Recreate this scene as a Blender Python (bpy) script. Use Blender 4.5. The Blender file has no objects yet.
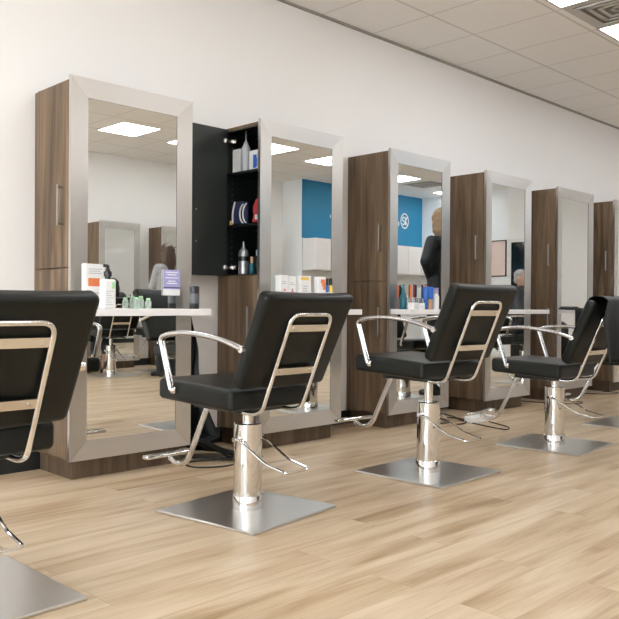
import bpy, bmesh, math, random
from mathutils import Vector, Matrix
random.seed(7)
PI = math.pi
SC = bpy.context.scene
COL = SC.collection

# ------------------------------------------------------------------ materials
MATS = {}
def nodes(name):
    m = bpy.data.materials.new(name); m.use_nodes = True
    nt = m.node_tree
    return m, nt, nt.nodes['Principled BSDF']
def mat(name, col, rough=.5, metal=0., bump=0., bscale=200., spec=.5, var=0., alpha=None, trans=0., coat=0., emit=None):
    if name in MATS: return MATS[name]
    m, nt, b = nodes(name)
    b.inputs['Base Color'].default_value = (*col, 1)
    b.inputs['Roughness'].default_value = rough
    b.inputs['Metallic'].default_value = metal
    b.inputs['Specular IOR Level'].default_value = spec
    b.inputs['Coat Weight'].default_value = coat
    b.inputs['Transmission Weight'].default_value = trans
    if emit:
        b.inputs['Emission Color'].default_value = (*emit[0], 1); b.inputs['Emission Strength'].default_value = emit[1]
    tc = nt.nodes.new('ShaderNodeTexCoord')
    if bump or var:
        n = nt.nodes.new('ShaderNodeTexNoise'); n.inputs['Scale'].default_value = bscale; n.inputs['Detail'].default_value = 3
        nt.links.new(tc.outputs['Object'], n.inputs['Vector'])
        if bump:
            bp = nt.nodes.new('ShaderNodeBump'); bp.inputs['Strength'].default_value = bump; bp.inputs['Distance'].default_value = .002
            nt.links.new(n.outputs['Fac'], bp.inputs['Height']); nt.links.new(bp.outputs['Normal'], b.inputs['Normal'])
        if var:
            r = nt.nodes.new('ShaderNodeMix'); r.data_type = 'RGBA'
            r.inputs['A'].default_value = (*[c*(1-var) for c in col], 1); r.inputs['B'].default_value = (*[min(1, c*(1+var)) for c in col], 1)
            nt.links.new(n.outputs['Fac'], r.inputs['Factor']); nt.links.new(r.outputs['Result'], b.inputs['Base Color'])
    MATS[name] = m
    return m

def brushed(name, stretch, col=(.67, .635, .60)):
    m, nt, b = nodes(name)
    tc = nt.nodes.new('ShaderNodeTexCoord'); mp = nt.nodes.new('ShaderNodeMapping')
    mp.inputs['Scale'].default_value = stretch
    n = nt.nodes.new('ShaderNodeTexNoise'); n.inputs['Scale'].default_value = 6; n.inputs['Detail'].default_value = 4
    nt.links.new(tc.outputs['Object'], mp.inputs['Vector']); nt.links.new(mp.outputs['Vector'], n.inputs['Vector'])
    r = nt.nodes.new('ShaderNodeMapRange'); r.inputs['To Min'].default_value = .25; r.inputs['To Max'].default_value = .34
    nt.links.new(n.outputs['Fac'], r.inputs['Value']); nt.links.new(r.outputs['Result'], b.inputs['Roughness'])
    mx = nt.nodes.new('ShaderNodeMix'); mx.data_type = 'RGBA'
    mx.inputs['A'].default_value = (*[c*.965 for c in col], 1); mx.inputs['B'].default_value = (*[min(1, c*1.03) for c in col], 1)
    nt.links.new(n.outputs['Fac'], mx.inputs['Factor']); nt.links.new(mx.outputs['Result'], b.inputs['Base Color'])
    b.inputs['Metallic'].default_value = 1
    MATS[name] = m
    return m

def wood(name, dark, mid, light, rough=.5):
    m, nt, b = nodes(name)
    tc = nt.nodes.new('ShaderNodeTexCoord'); mp = nt.nodes.new('ShaderNodeMapping')
    mp.inputs['Scale'].default_value = (13, 13, .8)
    oi = nt.nodes.new('ShaderNodeObjectInfo')
    ad = nt.nodes.new('ShaderNodeVectorMath'); ad.operation = 'ADD'
    sc = nt.nodes.new('ShaderNodeVectorMath'); sc.operation = 'SCALE'; sc.inputs['Scale'].default_value = 9
    nt.links.new(oi.outputs['Location'], sc.inputs[0])
    nt.links.new(tc.outputs['Object'], mp.inputs['Vector'])
    nt.links.new(mp.outputs['Vector'], ad.inputs[0]); nt.links.new(sc.outputs['Vector'], ad.inputs[1])
    n1 = nt.nodes.new('ShaderNodeTexNoise'); n1.inputs['Scale'].default_value = 1.3; n1.inputs['Detail'].default_value = 6; n1.inputs['Distortion'].default_value = .9
    nt.links.new(ad.outputs['Vector'], n1.inputs['Vector'])
    mp2 = nt.nodes.new('ShaderNodeMapping'); mp2.inputs['Scale'].default_value = (110, 110, 3)
    n2 = nt.nodes.new('ShaderNodeTexNoise'); n2.inputs['Scale'].default_value = 1.6; n2.inputs['Detail'].default_value = 3
    nt.links.new(tc.outputs['Object'], mp2.inputs['Vector']); nt.links.new(mp2.outputs['Vector'], n2.inputs['Vector'])
    mix = nt.nodes.new('ShaderNodeMath'); mix.operation = 'MULTIPLY_ADD'; mix.inputs[1].default_value = .28
    nt.links.new(n2.outputs['Fac'], mix.inputs[0]); nt.links.new(n1.outputs['Fac'], mix.inputs[2])
    cr = nt.nodes.new('ShaderNodeValToRGB'); e = cr.color_ramp.elements
    e[0].position = .42; e[0].color = (*dark, 1); e[1].position = .86; e[1].color = (*light, 1)
    k = e.new(.62); k.color = (*mid, 1)
    nt.links.new(mix.outputs['Value'], cr.inputs['Fac']); nt.links.new(cr.outputs['Color'], b.inputs['Base Color'])
    bp = nt.nodes.new('ShaderNodeBump'); bp.inputs['Strength'].default_value = .12; bp.inputs['Distance'].default_value = .002
    nt.links.new(n2.outputs['Fac'], bp.inputs['Height']); nt.links.new(bp.outputs['Normal'], b.inputs['Normal'])
    b.inputs['Roughness'].default_value = rough
    MATS[name] = m
    return m

WOOD = wood('walnut laminate', (.064, .038, .019), (.137, .088, .049), (.24, .163, .099))
WOOD_D = wood('plinth laminate', (.055, .035, .02), (.10, .066, .039), (.17, .112, .07))
STEEL_V = brushed('brushed steel upright', (160, 160, .8), (.62, .595, .56))
STEEL_H = brushed('brushed steel rail', (.8, 160, 160), (.72, .69, .66))  # same steel as the uprights; the sheen difference is put into a lighter colour
LIP = mat('mirror edge', (.10, .10, .10), .6)  # inner lip of the frame, darkened as the mirror's recess shadow
PLATE = brushed('brushed base steel', (1.2, 120, 40), (.66, .65, .63))
CHROME = mat('chrome', (.74, .735, .73), .07, 1)
SATIN = mat('satin nickel', (.72, .70, .67), .25, 1)
LEATHER = mat('black leatherette', (.0048, .0058, .0044), .35, bump=.25, bscale=420, spec=.29)
BLACKBOX = mat('black melamine', (.010, .012, .011), .35, bump=.05, bscale=150)
DOORIN = mat('charcoal melamine', (.022, .027, .025), .42)
MIRROR = mat('mirror silvering', (.90, .915, .895), 0., 1)
WHITELAM = mat('white laminate', (.82, .79, .78), .3)
CLOTH = mat('black cape nylon', (.006, .0075, .0075), .5, bump=.3, bscale=60, spec=.3)
ALUM = mat('polished aluminium', (.64, .64, .65), .16, 1)
BOWH = mat('dark satin handle', (.40, .385, .365), .3, 1)
RUBBER = mat('black rubber', (.012, .012, .012), .5)
WALL = mat('white wall paint', (.86, .845, .83), .75, bump=.08, bscale=260)
WALL_C = mat('cool white paint', (.78, .79, .79), .75, bump=.06, bscale=260)
BLUE = mat('teal blue paint', (.012, .19, .36), .6, bump=.05, bscale=200)
TRIMW = mat('white trim paint', (.78, .76, .74), .45)
BASEB = mat('black vinyl base', (.012, .014, .014), .45)
GRID = mat('ceiling grid metal', (.62, .59, .56), .5)
DARKGLASS = mat('dark doorway glass', (.008, .01, .01), .12)

# ------------------------------------------------------------------ mesh helpers
class MB:
    def __init__(s):
        s.bm = bmesh.new(); s.mats = []
    def slot(s, m):
        if m not in s.mats: s.mats.append(m)
        return s.mats.index(m)
    def _tag(s, faces, m):
        i = s.slot(m)
        for f in faces: f.material_index = i
    def add(s, verts, faces, m):
        vs = [s.bm.verts.new(v) for v in verts]
        fs = []
        for f in faces:
            try: fs.append(s.bm.faces.new([vs[i] for i in f]))
            except ValueError: pass
        s._tag(fs, m); return s
    def box(s, a, b, m, bev=0., seg=2):
        x0, x1 = sorted((a[0], b[0])); y0, y1 = sorted((a[1], b[1])); z0, z1 = sorted((a[2], b[2]))
        V = [(x, y, z) for x in (x0, x1) for y in (y0, y1) for z in (z0, z1)]
        F = [(0, 1, 3, 2), (4, 6, 7, 5), (0, 4, 5, 1), (2, 3, 7, 6), (0, 2, 6, 4), (1, 5, 7, 3)]
        vs = [s.bm.verts.new(v) for v in V]; fs = [s.bm.faces.new([vs[i] for i in f]) for f in F]
        s._tag(fs, m)
        if bev:
            es = list({e for f in fs for e in f.edges})
            r = bmesh.ops.bevel(s.bm, geom=es, offset=bev, segments=seg, affect='EDGES', profile=.5)
            s._tag(r['faces'], m)
        return s
    def rbox(s, c, h, r, m, n=4, k=5, fn=None):
        """rounded box: centre c, half sizes h, radius r"""
        def axis(hh):
            a = [hh - r + r*math.tan(PI/4*i/n) for i in range(n+1)]
            mid = [-(hh-r) + 2*(hh-r)*i/k for i in range(1, k)]
            return [-x for x in reversed(a)] + mid + a
        ax = [axis(h[0]), axis(h[1]), axis(h[2])]
        cache = {}
        def V(p):
            key = tuple(round(q, 6) for q in p)
            if key not in cache:
                q = [max(-(h[i]-r), min(h[i]-r, p[i])) for i in range(3)]
                dv = Vector([p[i]-q[i] for i in range(3)])
                if dv.length > 1e-9: dv = dv.normalized()*r
                o = Vector(q)+dv
                if fn: o = Vector(fn(o))
                cache[key] = s.bm.verts.new(o+Vector(c))
            return cache[key]
        fs = []
        for d in range(3):
            i, j = (d+1) % 3, (d+2) % 3
            for sgn in (-1, 1):
                for a in range(len(ax[i])-1):
                    for b in range(len(ax[j])-1):
                        q = []
                        for (aa, bb) in ((a, b), (a+1, b), (a+1, b+1), (a, b+1)):
                            p = [0, 0, 0]; p[d] = sgn*h[d]; p[i] = ax[i][aa]; p[j] = ax[j][bb]; q.append(V(p))
                        if sgn < 0: q.reverse()
                        try: fs.append(s.bm.faces.new(q))
                        except ValueError: pass
        s._tag(fs, m); return s
    def lathe(s, prof, c, m, n=24, axis='Z'):
        V = []; F = []
        for (r, z) in prof:
            for i in range(n):
                a = 2*PI*i/n
                p = (r*math.cos(a), r*math.sin(a), z)
                if axis == 'X': p = (p[2], p[0], p[1])
                if axis == 'Y': p = (p[0], p[2], p[1]) if False else (p[1], p[2], p[0])
                V.append(tuple(c[k]+p[k] for k in range(3)))
        L = len(prof)
        for j in range(L-1):
            for i in range(n):
                F.append((j*n+i, j*n+(i+1) % n, (j+1)*n+(i+1) % n, (j+1)*n+i))
        F.append(tuple(reversed(range(n)))); F.append(tuple(range((L-1)*n, L*n)))
        return s.add(V, F, m)
    def cyl(s, a, b, r, m, n=16, r2=None):
        a, b = Vector(a), Vector(b); d = (b-a).normalized()
        x = d.orthogonal().normalized(); y = d.cross(x)
        r2 = r if r2 is None else r2
        V = [tuple(a+(x*math.cos(t)+y*math.sin(t))*r) for t in [2*PI*i/n for i in range(n)]]
        V += [tuple(b+(x*math.cos(t)+y*math.sin(t))*r2) for t in [2*PI*i/n for i in range(n)]]
        F = [(i, (i+1) % n, n+(i+1) % n, n+i) for i in range(n)] + [tuple(reversed(range(n))), tuple(range(n, 2*n))]
        return s.add(V, F, m)
    def tube(s, pts, r, m, n=10, fil=.03, r2=None, up=None, closed=False):
        P = fillet([Vector(p) for p in pts], fil)
        V = []; F = []
        t0 = (P[1]-P[0]).normalized()
        nx = (Vector(up) if up else t0.orthogonal()); nx = (nx - t0*nx.dot(t0)).normalized()
        r2 = r2 or r
        for i, p in enumerate(P):
            t = (P[min(i+1, len(P)-1)]-P[max(i-1, 0)]).normalized()
            nx = (nx - t*nx.dot(t)).normalized(); ny = t.cross(nx)
            for k in range(n):
                a = 2*PI*k/n
                V.append(tuple(p+nx*math.cos(a)*r+ny*math.sin(a)*r2))
        L = len(P)
        for i in range(L-1):
            for k in range(n):
                F.append((i*n+k, i*n+(k+1) % n, (i+1)*n+(k+1) % n, (i+1)*n+k))
        F.append(tuple(reversed(range(n)))); F.append(tuple(range((L-1)*n, L*n)))
        return s.add(V, F, m)
    def ball(s, c, r, m, u=16, v=10, sc=(1, 1, 1)):
        res = bmesh.ops.create_uvsphere(s.bm, u_segments=u, v_segments=v, radius=r)
        vs = res['verts']
        for q in vs: q.co = Vector((q.co.x*sc[0], q.co.y*sc[1], q.co.z*sc[2]))+Vector(c)
        s._tag({f for q in vs for f in q.link_faces}, m); return s
    def grid(s, fn, nu, nv, m, thick=0.):
        V = [tuple(fn(i/nu, j/nv)) for i in range(nu+1) for j in range(nv+1)]
        F = [(i*(nv+1)+j, (i+1)*(nv+1)+j, (i+1)*(nv+1)+j+1, i*(nv+1)+j+1) for i in range(nu) for j in range(nv)]
        return s.add(V, F, m)
    def build(s, name, parent=None, loc=(0, 0, 0), rz=0, smooth=35, world=None):
        bmesh.ops.recalc_face_normals(s.bm, faces=s.bm.faces[:])
        me = bpy.data.meshes.new(name); s.bm.to_mesh(me); s.bm.free()
        for m in s.mats: me.materials.append(m)
        if smooth:
            for p in me.polygons: p.use_smooth = True
            me.set_sharp_from_angle(angle=math.radians(smooth))
        o = bpy.data.objects.new(name, me); COL.objects.link(o)
        o.parent = parent; o.location = loc; o.rotation_euler = (0, 0, rz)
        return o

def fillet(P, rad, n=6):
    if len(P) < 3: return P
    out = [P[0]]
    for i in range(1, len(P)-1):
        a, b, c = P[i-1], P[i], P[i+1]
        d1 = (a-b); d2 = (c-b)
        q = min(rad, d1.length*.48, d2.length*.48)
        p1 = b+d1.normalized()*q; p2 = b+d2.normalized()*q
        for k in range(n+1):
            t = k/n
            out.append(p1*(1-t)**2+b*2*t*(1-t)+p2*t*t)
    out.append(P[-1])
    return out
def spline(P, n=8):
    P = [Vector(p) for p in P]; out = []
    Q = [P[0]*2-P[1]]+P+[P[-1]*2-P[-2]]
    for i in range(1, len(Q)-2):
        a, b, c, d = Q[i-1:i+3]
        for k in range(n):
            t = k/n
            out.append(.5*((2*b)+(c-a)*t+(2*a-5*b+4*c-d)*t*t+(3*b-a-3*c+d)*t**3))
    out.append(P[-1]); return out

def tag(o, label=None, cat=None, group=None, kind=None):
    if label: o['label'] = label
    if cat: o['category'] = cat
    if group: o['group'] = group
    if kind: o['kind'] = kind
    return o
def thing(name, label, cat, loc=(0, 0, 0), rz=0, group=None):
    o = bpy.data.objects.new(name, None); COL.objects.link(o)
    o.empty_display_size = .1
    o.location = loc; o.rotation_euler = (0, 0, rz)
    return tag(o, label, cat, group)
def struct(mb, name, **k):
    return tag(mb.build(name, **k), kind='structure')
def dup(root, loc, rz, label, group=None):
    def cp(o, parent):
        c = o.copy(); COL.objects.link(c); c.parent = parent
        for ch in list(o.children): cp(ch, c)
        return c
    r = cp(root, None); r.location = loc; r.rotation_euler = (0, 0, rz); r['label'] = label
    if group: r['group'] = group
    return r
def kids(o, name): return [c for c in o.children if c.name.split('.')[0] == name]

# ------------------------------------------------------------------ camera
CAM = Vector((0, -4.02647, .90172))
R_ = Vector((0.711457, -0.702694, 0.007062)) ; U_ = Vector((-0.001388, 0.008645, 0.999962)); D_ = Vector((0.702728, 0.711439, -0.005175))
cam = bpy.data.objects.new('camera', bpy.data.cameras.new('camera')); COL.objects.link(cam)
cam.matrix_world = Matrix(((R_.x, U_.x, -D_.x, CAM.x), (R_.y, U_.y, -D_.y, CAM.y), (R_.z, U_.z, -D_.z, CAM.z), (0, 0, 0, 1)))
cam.data.sensor_width = 36; cam.data.lens = 45.335; cam.data.clip_start = .05
SC.camera = cam

# ------------------------------------------------------------------ room
XL, XR, YF, YB, ZC = -3.2, 12.52, .03, -6.75, 3.047
def floor_mat():
    m, nt, b = nodes('oak vinyl plank')
    tc = nt.nodes.new('ShaderNodeTexCoord')
    br = nt.nodes.new('ShaderNodeTexBrick')
    br.offset = .37; br.inputs['Scale'].default_value = 1
    br.inputs['Brick Width'].default_value = 1.22; br.inputs['Row Height'].default_value = .178
    br.inputs['Mortar Size'].default_value = .0012; br.inputs['Mortar Smooth'].default_value = .3; br.inputs['Bias'].default_value = 0
    br.inputs['Color1'].default_value = (0, 0, 0, 1); br.inputs['Color2'].default_value = (1, 1, 1, 1); br.inputs['Mortar'].default_value = (.5, .5, .5, 1)
    nt.links.new(tc.outputs['Object'], br.inputs['Vector'])
    # per plank offset of the grain
    sep = nt.nodes.new('ShaderNodeVectorMath'); sep.operation = 'SCALE'; sep.inputs['Scale'].default_value = 31
    nt.links.new(br.outputs['Color'], sep.inputs[0])
    mp = nt.nodes.new('ShaderNodeMapping'); mp.inputs['Scale'].default_value = (1.1, 9, 1)
    nt.links.new(tc.outputs['Object'], mp.inputs['Vector'])
    ad = nt.nodes.new('ShaderNodeVectorMath'); ad.operation = 'ADD'
    nt.links.new(mp.outputs['Vector'], ad.inputs[0]); nt.links.new(sep.outputs['Vector'], ad.inputs[1])
    n1 = nt.nodes.new('ShaderNodeTexNoise'); n1.inputs['Scale'].default_value = 1.1; n1.inputs['Detail'].default_value = 5; n1.inputs['Distortion'].default_value = .5
    nt.links.new(ad.outputs['Vector'], n1.inputs['Vector'])
    mp2 = nt.nodes.new('ShaderNodeMapping'); mp2.inputs['Scale'].default_value = (3, 70, 1)
    nt.links.new(tc.outputs['Object'], mp2.inputs['Vector'])
    n2 = nt.nodes.new('ShaderNodeTexNoise'); n2.inputs['Scale'].default_value = 1.5; n2.inputs['Detail'].default_value = 3
    nt.links.new(mp2.outputs['Vector'], n2.inputs['Vector'])
    mix = nt.nodes.new('ShaderNodeMath'); mix.operation = 'MULTIPLY_ADD'; mix.inputs[1].default_value = .22
    nt.links.new(n2.outputs['Fac'], mix.inputs[0]); nt.links.new(n1.outputs['Fac'], mix.inputs[2])
    bw = nt.nodes.new('ShaderNodeMath'); bw.operation = 'MULTIPLY_ADD'; bw.inputs[1].default_value = .07
    nt.links.new(br.outputs['Color'], bw.inputs[0]); nt.links.new(mix.outputs['Value'], bw.inputs[2])
    cr = nt.nodes.new('ShaderNodeValToRGB'); e = cr.color_ramp.elements
    e[0].position = .40; e[0].color = (.31, .20, .103, 1); e[1].position = .92; e[1].color = (.64, .52, .37, 1)
    k = e.new(.60); k.color = (.49, .365, .232, 1)
    k = e.new(.74); k.color = (.57, .45, .31, 1)
    nt.links.new(bw.outputs['Value'], cr.inputs['Fac'])
    mor = nt.nodes.new('ShaderNodeMix'); mor.data_type = 'RGBA'; mor.inputs['B'].default_value = (.27, .18, .11, 1)
    fm = nt.nodes.new('ShaderNodeMath'); fm.operation = 'MULTIPLY'; fm.inputs[1].default_value = .55
    nt.links.new(br.outputs['Fac'], fm.inputs[0]); nt.links.new(fm.outputs['Value'], mor.inputs['Factor'])
    nt.links.new(cr.outputs['Color'], mor.inputs['A']); nt.links.new(mor.outputs['Result'], b.inputs['Base Color'])
    b.inputs['Roughness'].default_value = .42; b.inputs['Specular IOR Level'].default_value = .4
    bp = nt.nodes.new('ShaderNodeBump'); bp.inputs['Strength'].default_value = .05; bp.inputs['Distance'].default_value = .002
    nt.links.new(n2.outputs['Fac'], bp.inputs['Height']); nt.links.new(bp.outputs['Normal'], b.inputs['Normal'])
    return m
def ceil_mat():
    m, nt, b = nodes('acoustic ceiling tile')
    tc = nt.nodes.new('ShaderNodeTexCoord'); sx = nt.nodes.new('ShaderNodeSeparateXYZ')
    nt.links.new(tc.outputs['Object'], sx.inputs[0])
    def line(sock, off, step, half):
        a = nt.nodes.new('ShaderNodeMath'); a.operation = 'SUBTRACT'; a.inputs[1].default_value = off
        nt.links.new(sock, a.inputs[0])
        w = nt.nodes.new('ShaderNodeMath'); w.operation = 'PINGPONG'; w.inputs[1].default_value = step/2
        nt.links.new(a.outputs[0], w.inputs[0])
        c = nt.nodes.new('ShaderNodeMath'); c.operation = 'LESS_THAN'; c.inputs[1].default_value = half
        nt.links.new(w.outputs[0], c.inputs[0])
        return c.outputs[0]
    lx = line(sx.outputs['X'], 4.101, .5677, .006); ly = line(sx.outputs['Y'], -.547, .693, .009)
    mx = nt.nodes.new('ShaderNodeMath'); mx.operation = 'MAXIMUM'; nt.links.new(lx, mx.inputs[0]); nt.links.new(ly, mx.inputs[1])
    n = nt.nodes.new('ShaderNodeTexNoise'); n.inputs['Scale'].default_value = 90; n.inputs['Detail'].default_value = 4
    nt.links.new(tc.outputs['Object'], n.inputs['Vector'])
    t = nt.nodes.new('ShaderNodeMix'); t.data_type = 'RGBA'; t.inputs['A'].default_value = (.88, .855, .825, 1); t.inputs['B'].default_value = (.91, .885, .86, 1)
    nt.links.new(n.outputs['Fac'], t.inputs['Factor'])
    o = nt.nodes.new('ShaderNodeMix'); o.data_type = 'RGBA'; o.inputs['B'].default_value = (.66, .63, .60, 1)
    nt.links.new(mx.outputs[0], o.inputs['Factor']); nt.links.new(t.outputs['Result'], o.inputs['A'])
    nt.links.new(o.outputs['Result'], b.inputs['Base Color'])
    bp = nt.nodes.new('ShaderNodeBump'); bp.inputs['Strength'].default_value = .5; bp.inputs['Distance'].default_value = .006
    nt.links.new(mx.outputs[0], bp.inputs['Height']); nt.links.new(bp.outputs['Normal'], b.inputs['Normal'])
    b.inputs['Roughness'].default_value = .9
    return m
T = .15
struct(MB().box((XL-T, YB-T, -.1), (XR+T, YF+T, 0), floor_mat()), 'floor', smooth=0)
struct(MB().box((XL-T, YB-T, ZC), (XR+T, YF+T, ZC+.1), ceil_mat()), 'ceiling', smooth=0)
struct(MB().box((XL-T, YF, 0), (XR+T, YF+T, ZC), WALL), 'wall_back', smooth=0)
struct(MB().box((XL-T, YB-T, 0), (XR+T, YB, ZC), WALL), 'wall_front', smooth=0)
# blue feature panel of the front wall
struct(MB().box((9.2, YB, 0), (XR, -6.27, ZC), WALL_C).box((9.19, -6.272, 2.05), (XR, -6.262, ZC), BLUE), 'wall_accent', smooth=0)
struct(MB().box((XR, YB, 0), (XR+T, YF, ZC), WALL_C).box((12.34, -4.21, 0), (XR, YF, ZC), WALL), 'wall_right', smooth=0)
# left wall with a wide shopfront window opening
wy0, wy1, wz0, wz1 = -6.2, -.9, .25, 2.75
w = MB().box((XL-T, YB, 0), (XL, wy0, ZC), WALL).box((XL-T, wy1, 0), (XL, YF, ZC), WALL)
w.box((XL-T, wy0, 0), (XL, wy1, wz0), WALL).box((XL-T, wy0, wz1), (XL, wy1, ZC), WALL)
struct(w, 'wall_left', smooth=0)
win = thing('window_1', None, None); win['kind'] = 'structure'
fm = MB()
for y in (wy0, wy0+1.325, wy0+2.65, wy0+3.975, wy1): fm.box((XL-.1, y-.03, wz0), (XL-.04, y+.03, wz1), SATIN)
for z in (wz0, wz1): fm.box((XL-.1, wy0, z-.03), (XL-.04, wy1, z+.03), SATIN)
fm.build('frame', win)
g, nt, b = nodes('window glass')
tr = nt.nodes.new('ShaderNodeBsdfTransparent'); gl = nt.nodes.new('ShaderNodeBsdfGlossy'); gl.inputs['Roughness'].default_value = 0
ms = nt.nodes.new('ShaderNodeMixShader'); ms.inputs[0].default_value = .06
nt.links.new(tr.outputs[0], ms.inputs[1]); nt.links.new(gl.outputs[0], ms.inputs[2]); nt.links.new(ms.outputs[0], nt.nodes['Material Output'].inputs[0])
MB().box((XL-.073, wy0, wz0), (XL-.067, wy1, wz1), g).build('pane', win)
struct(MB().box((XL-14, -16, -.16), (XL-T, 10, -.1), mat('pavement concrete', (.7, .69, .67), .8, var=.1, bscale=6)), 'ground', smooth=0)
# skirting, and a dark strip painted as the shadow line under the ceiling
struct(MB().box((XL, YF-.012, 0), (XR, YF, .10), BASEB), 'baseboard_back', smooth=0)
struct(MB().box((XL, YB, 0), (9.19, YB+.012, .10), BASEB), 'baseboard_front', smooth=0)
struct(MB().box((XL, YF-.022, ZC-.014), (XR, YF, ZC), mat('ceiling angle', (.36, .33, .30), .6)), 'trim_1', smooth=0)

# doors on the far right wall
def flat_door(name, x, y0, y1, z1, m, knob):
    d = thing(name, None, None, (x, (y0+y1)/2, 0)); d['kind'] = 'structure'
    h = (y1-y0)/2
    MB().box((-.022, -h, .01), (0, h, z1), m, .004).build('leaf', d)
    MB().box((-.03, -h-.06, 0), (0, -h, z1+.06), TRIMW).box((-.03, h, 0), (0, h+.06, z1+.06), TRIMW).box((-.03, -h, z1), (0, h, z1+.06), TRIMW).build('frame', d)
    MB().lathe([(.012, 0), (.012, -.03), (.026, -.035), (.028, -.055), (.012, -.065)], (-.022, knob, 1.44), SATIN, 14, 'X').build('knob', d)
    return d
flat_door('door_1', 12.34, -3.22, -2.62, 2.78, TRIMW, -.24)
flat_door('door_2', 12.34, -4.13, -3.55, 2.05, DARKGLASS, .2)

# ------------------------------------------------------------------ ceiling fixtures
EMIT = mat('light diffuser', (1, 1, 1), .5, emit=((1.0, .99, .957), 15.5))
def make_light(label, loc):
    t = thing('ceiling_light', label, 'ceiling light', loc, 0, 'square ceiling light panels')
    hx, hy = .275, .32
    f = MB()
    f.box((-hx, -hy, -.006), (-hx+.022, hy, 0), GRID).box((hx-.022, -hy, -.006), (hx, hy, 0), GRID)
    f.box((-hx, -hy, -.006), (hx, -hy+.022, 0), GRID).box((-hx, hy-.022, -.006), (hx, hy, 0), GRID)
    f.build('frame', t, smooth=0)
    MB().box((-hx+.022, -hy+.022, -.0045), (hx-.022, hy-.022, -.001), EMIT).build('diffuser', t, smooth=0)
    return t
lights = [(4.93, -1.61, 'white square ceiling light nearest the wall, on the left of the vent'),
          (6.05, -1.61, 'white square ceiling light nearest the wall, on the right of the vent')]
L0 = make_light(lights[0][2], (lights[0][0], lights[0][1], ZC))
dup(L0, (6.05, -1.61, ZC), 0, lights[1][2])
MIRL = [(5.14, -5.14, 'large ceiling light panel reflected in the first mirror'),
        (6.16, -5.14, 'ceiling light panel cut by the right edge of the first mirror'),
        (7.14, -4.77, 'ceiling light panel at the top left of the second mirror'),
        (8.33, -4.77, 'ceiling light panel at the top right of the second mirror'),
        (10.3, -5.1, 'ceiling light panel at the top left of the third mirror'),
        (12.22, -5.30, 'ceiling light panel above the blonde head in the third mirror')]
for x, y, l in MIRL: dup(L0, (x, y, ZC), 0, l)
for x, y in ((-1.6, -1.9), (.6, -1.9), (2.6, -1.9), (8.0, -1.61), (10.0, -1.61), (-1.6, -4.9), (.6, -4.9), (2.8, -5.1)):  # extra unseen panels, added to light the room
    dup(L0, (x, y, ZC), 0, 'square ceiling light panel of the rows outside the view')
def make_vent(label, loc):
    t = thing('ceiling_vent', label, 'vent', loc, 0, 'square ceiling vents')
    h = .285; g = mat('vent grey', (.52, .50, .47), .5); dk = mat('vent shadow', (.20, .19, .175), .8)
    MB().box((-h, -.31, -.003), (h, .31, 0), g).build('backing', t, smooth=0)
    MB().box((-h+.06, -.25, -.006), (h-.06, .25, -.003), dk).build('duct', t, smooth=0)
    s = MB()
    for k in range(4):
        a = .225-k*.055; b2 = a*1.08
        for (p, q) in (((-a, -b2), (a, -b2+.028)), ((-a, b2-.028), (a, b2)), ((-a, -b2), (-a+.028, b2)), ((a-.028, -b2), (a, b2))):
            s.box((p[0], p[1], -.016+k*.002), (q[0], q[1], -.010+k*.002), g)
    s.build('louvre', t, smooth=0)
    return t
V0 = make_vent('grey square ceiling vent between the two lights nearest the wall', (5.49, -1.61, ZC))
dup(V0, (11.1, -5.1, ZC), 0, 'grey ceiling vent reflected at the top of the third mirror')

# ------------------------------------------------------------------ styling stations
W, DP, HT, HB = .742, .4057, 2.05, .105
def mitred_frame(mb, x0, x1, z0, z1, wd, yf, yb):
    o = [(x0, z0), (x1, z0), (x1, z1), (x0, z1)]; i = [(x0+wd, z0+wd), (x1-wd, z0+wd), (x1-wd, z1-wd), (x0+wd, z1-wd)]
    c = [((o[k][0]+i[k][0])/2, (o[k][1]+i[k][1])/2) for k in range(4)]
    g = .0018
    for k in range(4):
        k2 = (k+1) % 4
        q = [o[k], o[k2], i[k2], i[k]]
        if k % 2 == 0: q = [(q[0][0]+g, q[0][1]), (q[1][0]-g, q[1][1]), (q[2][0]-g, q[2][1]), (q[3][0]+g, q[3][1])]
        # slightly crowned bar: outer edge, front face, inner lip
        b_ = .004
        V = [(p[0], yb, p[1]) for p in q] + [(p[0], yf+(.007 if n > 1 else 0), p[1]) for n, p in enumerate(q)]
        F = [(0, 1, 2, 3), (7, 6, 5, 4), (0, 4, 5, 1), (1, 5, 6, 2), (2, 6, 7, 3), (3, 7, 4, 0)]
        mb.add(V, F, STEEL_H if k % 2 == 0 else STEEL_V)
        mb.bm.faces.ensure_lookup_table(); mb.bm.faces[-2].material_index = mb.slot(LIP)
def handle(parent, y, z0, z1):
    # bow handle on a door whose face is at local x=0, standing out to -x
    h = MB()
    h.tube([(0, y, z0+.012), (-.028, y, z0+.012), (-.028, y, z1-.012), (0, y, z1-.012)], .0055, BOWH, 8, .004)
    h.box((-.033, y-.0065, z0), (-.022, y+.0065, z1), BOWH, .003)
    return h.build('handle', parent)
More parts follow.
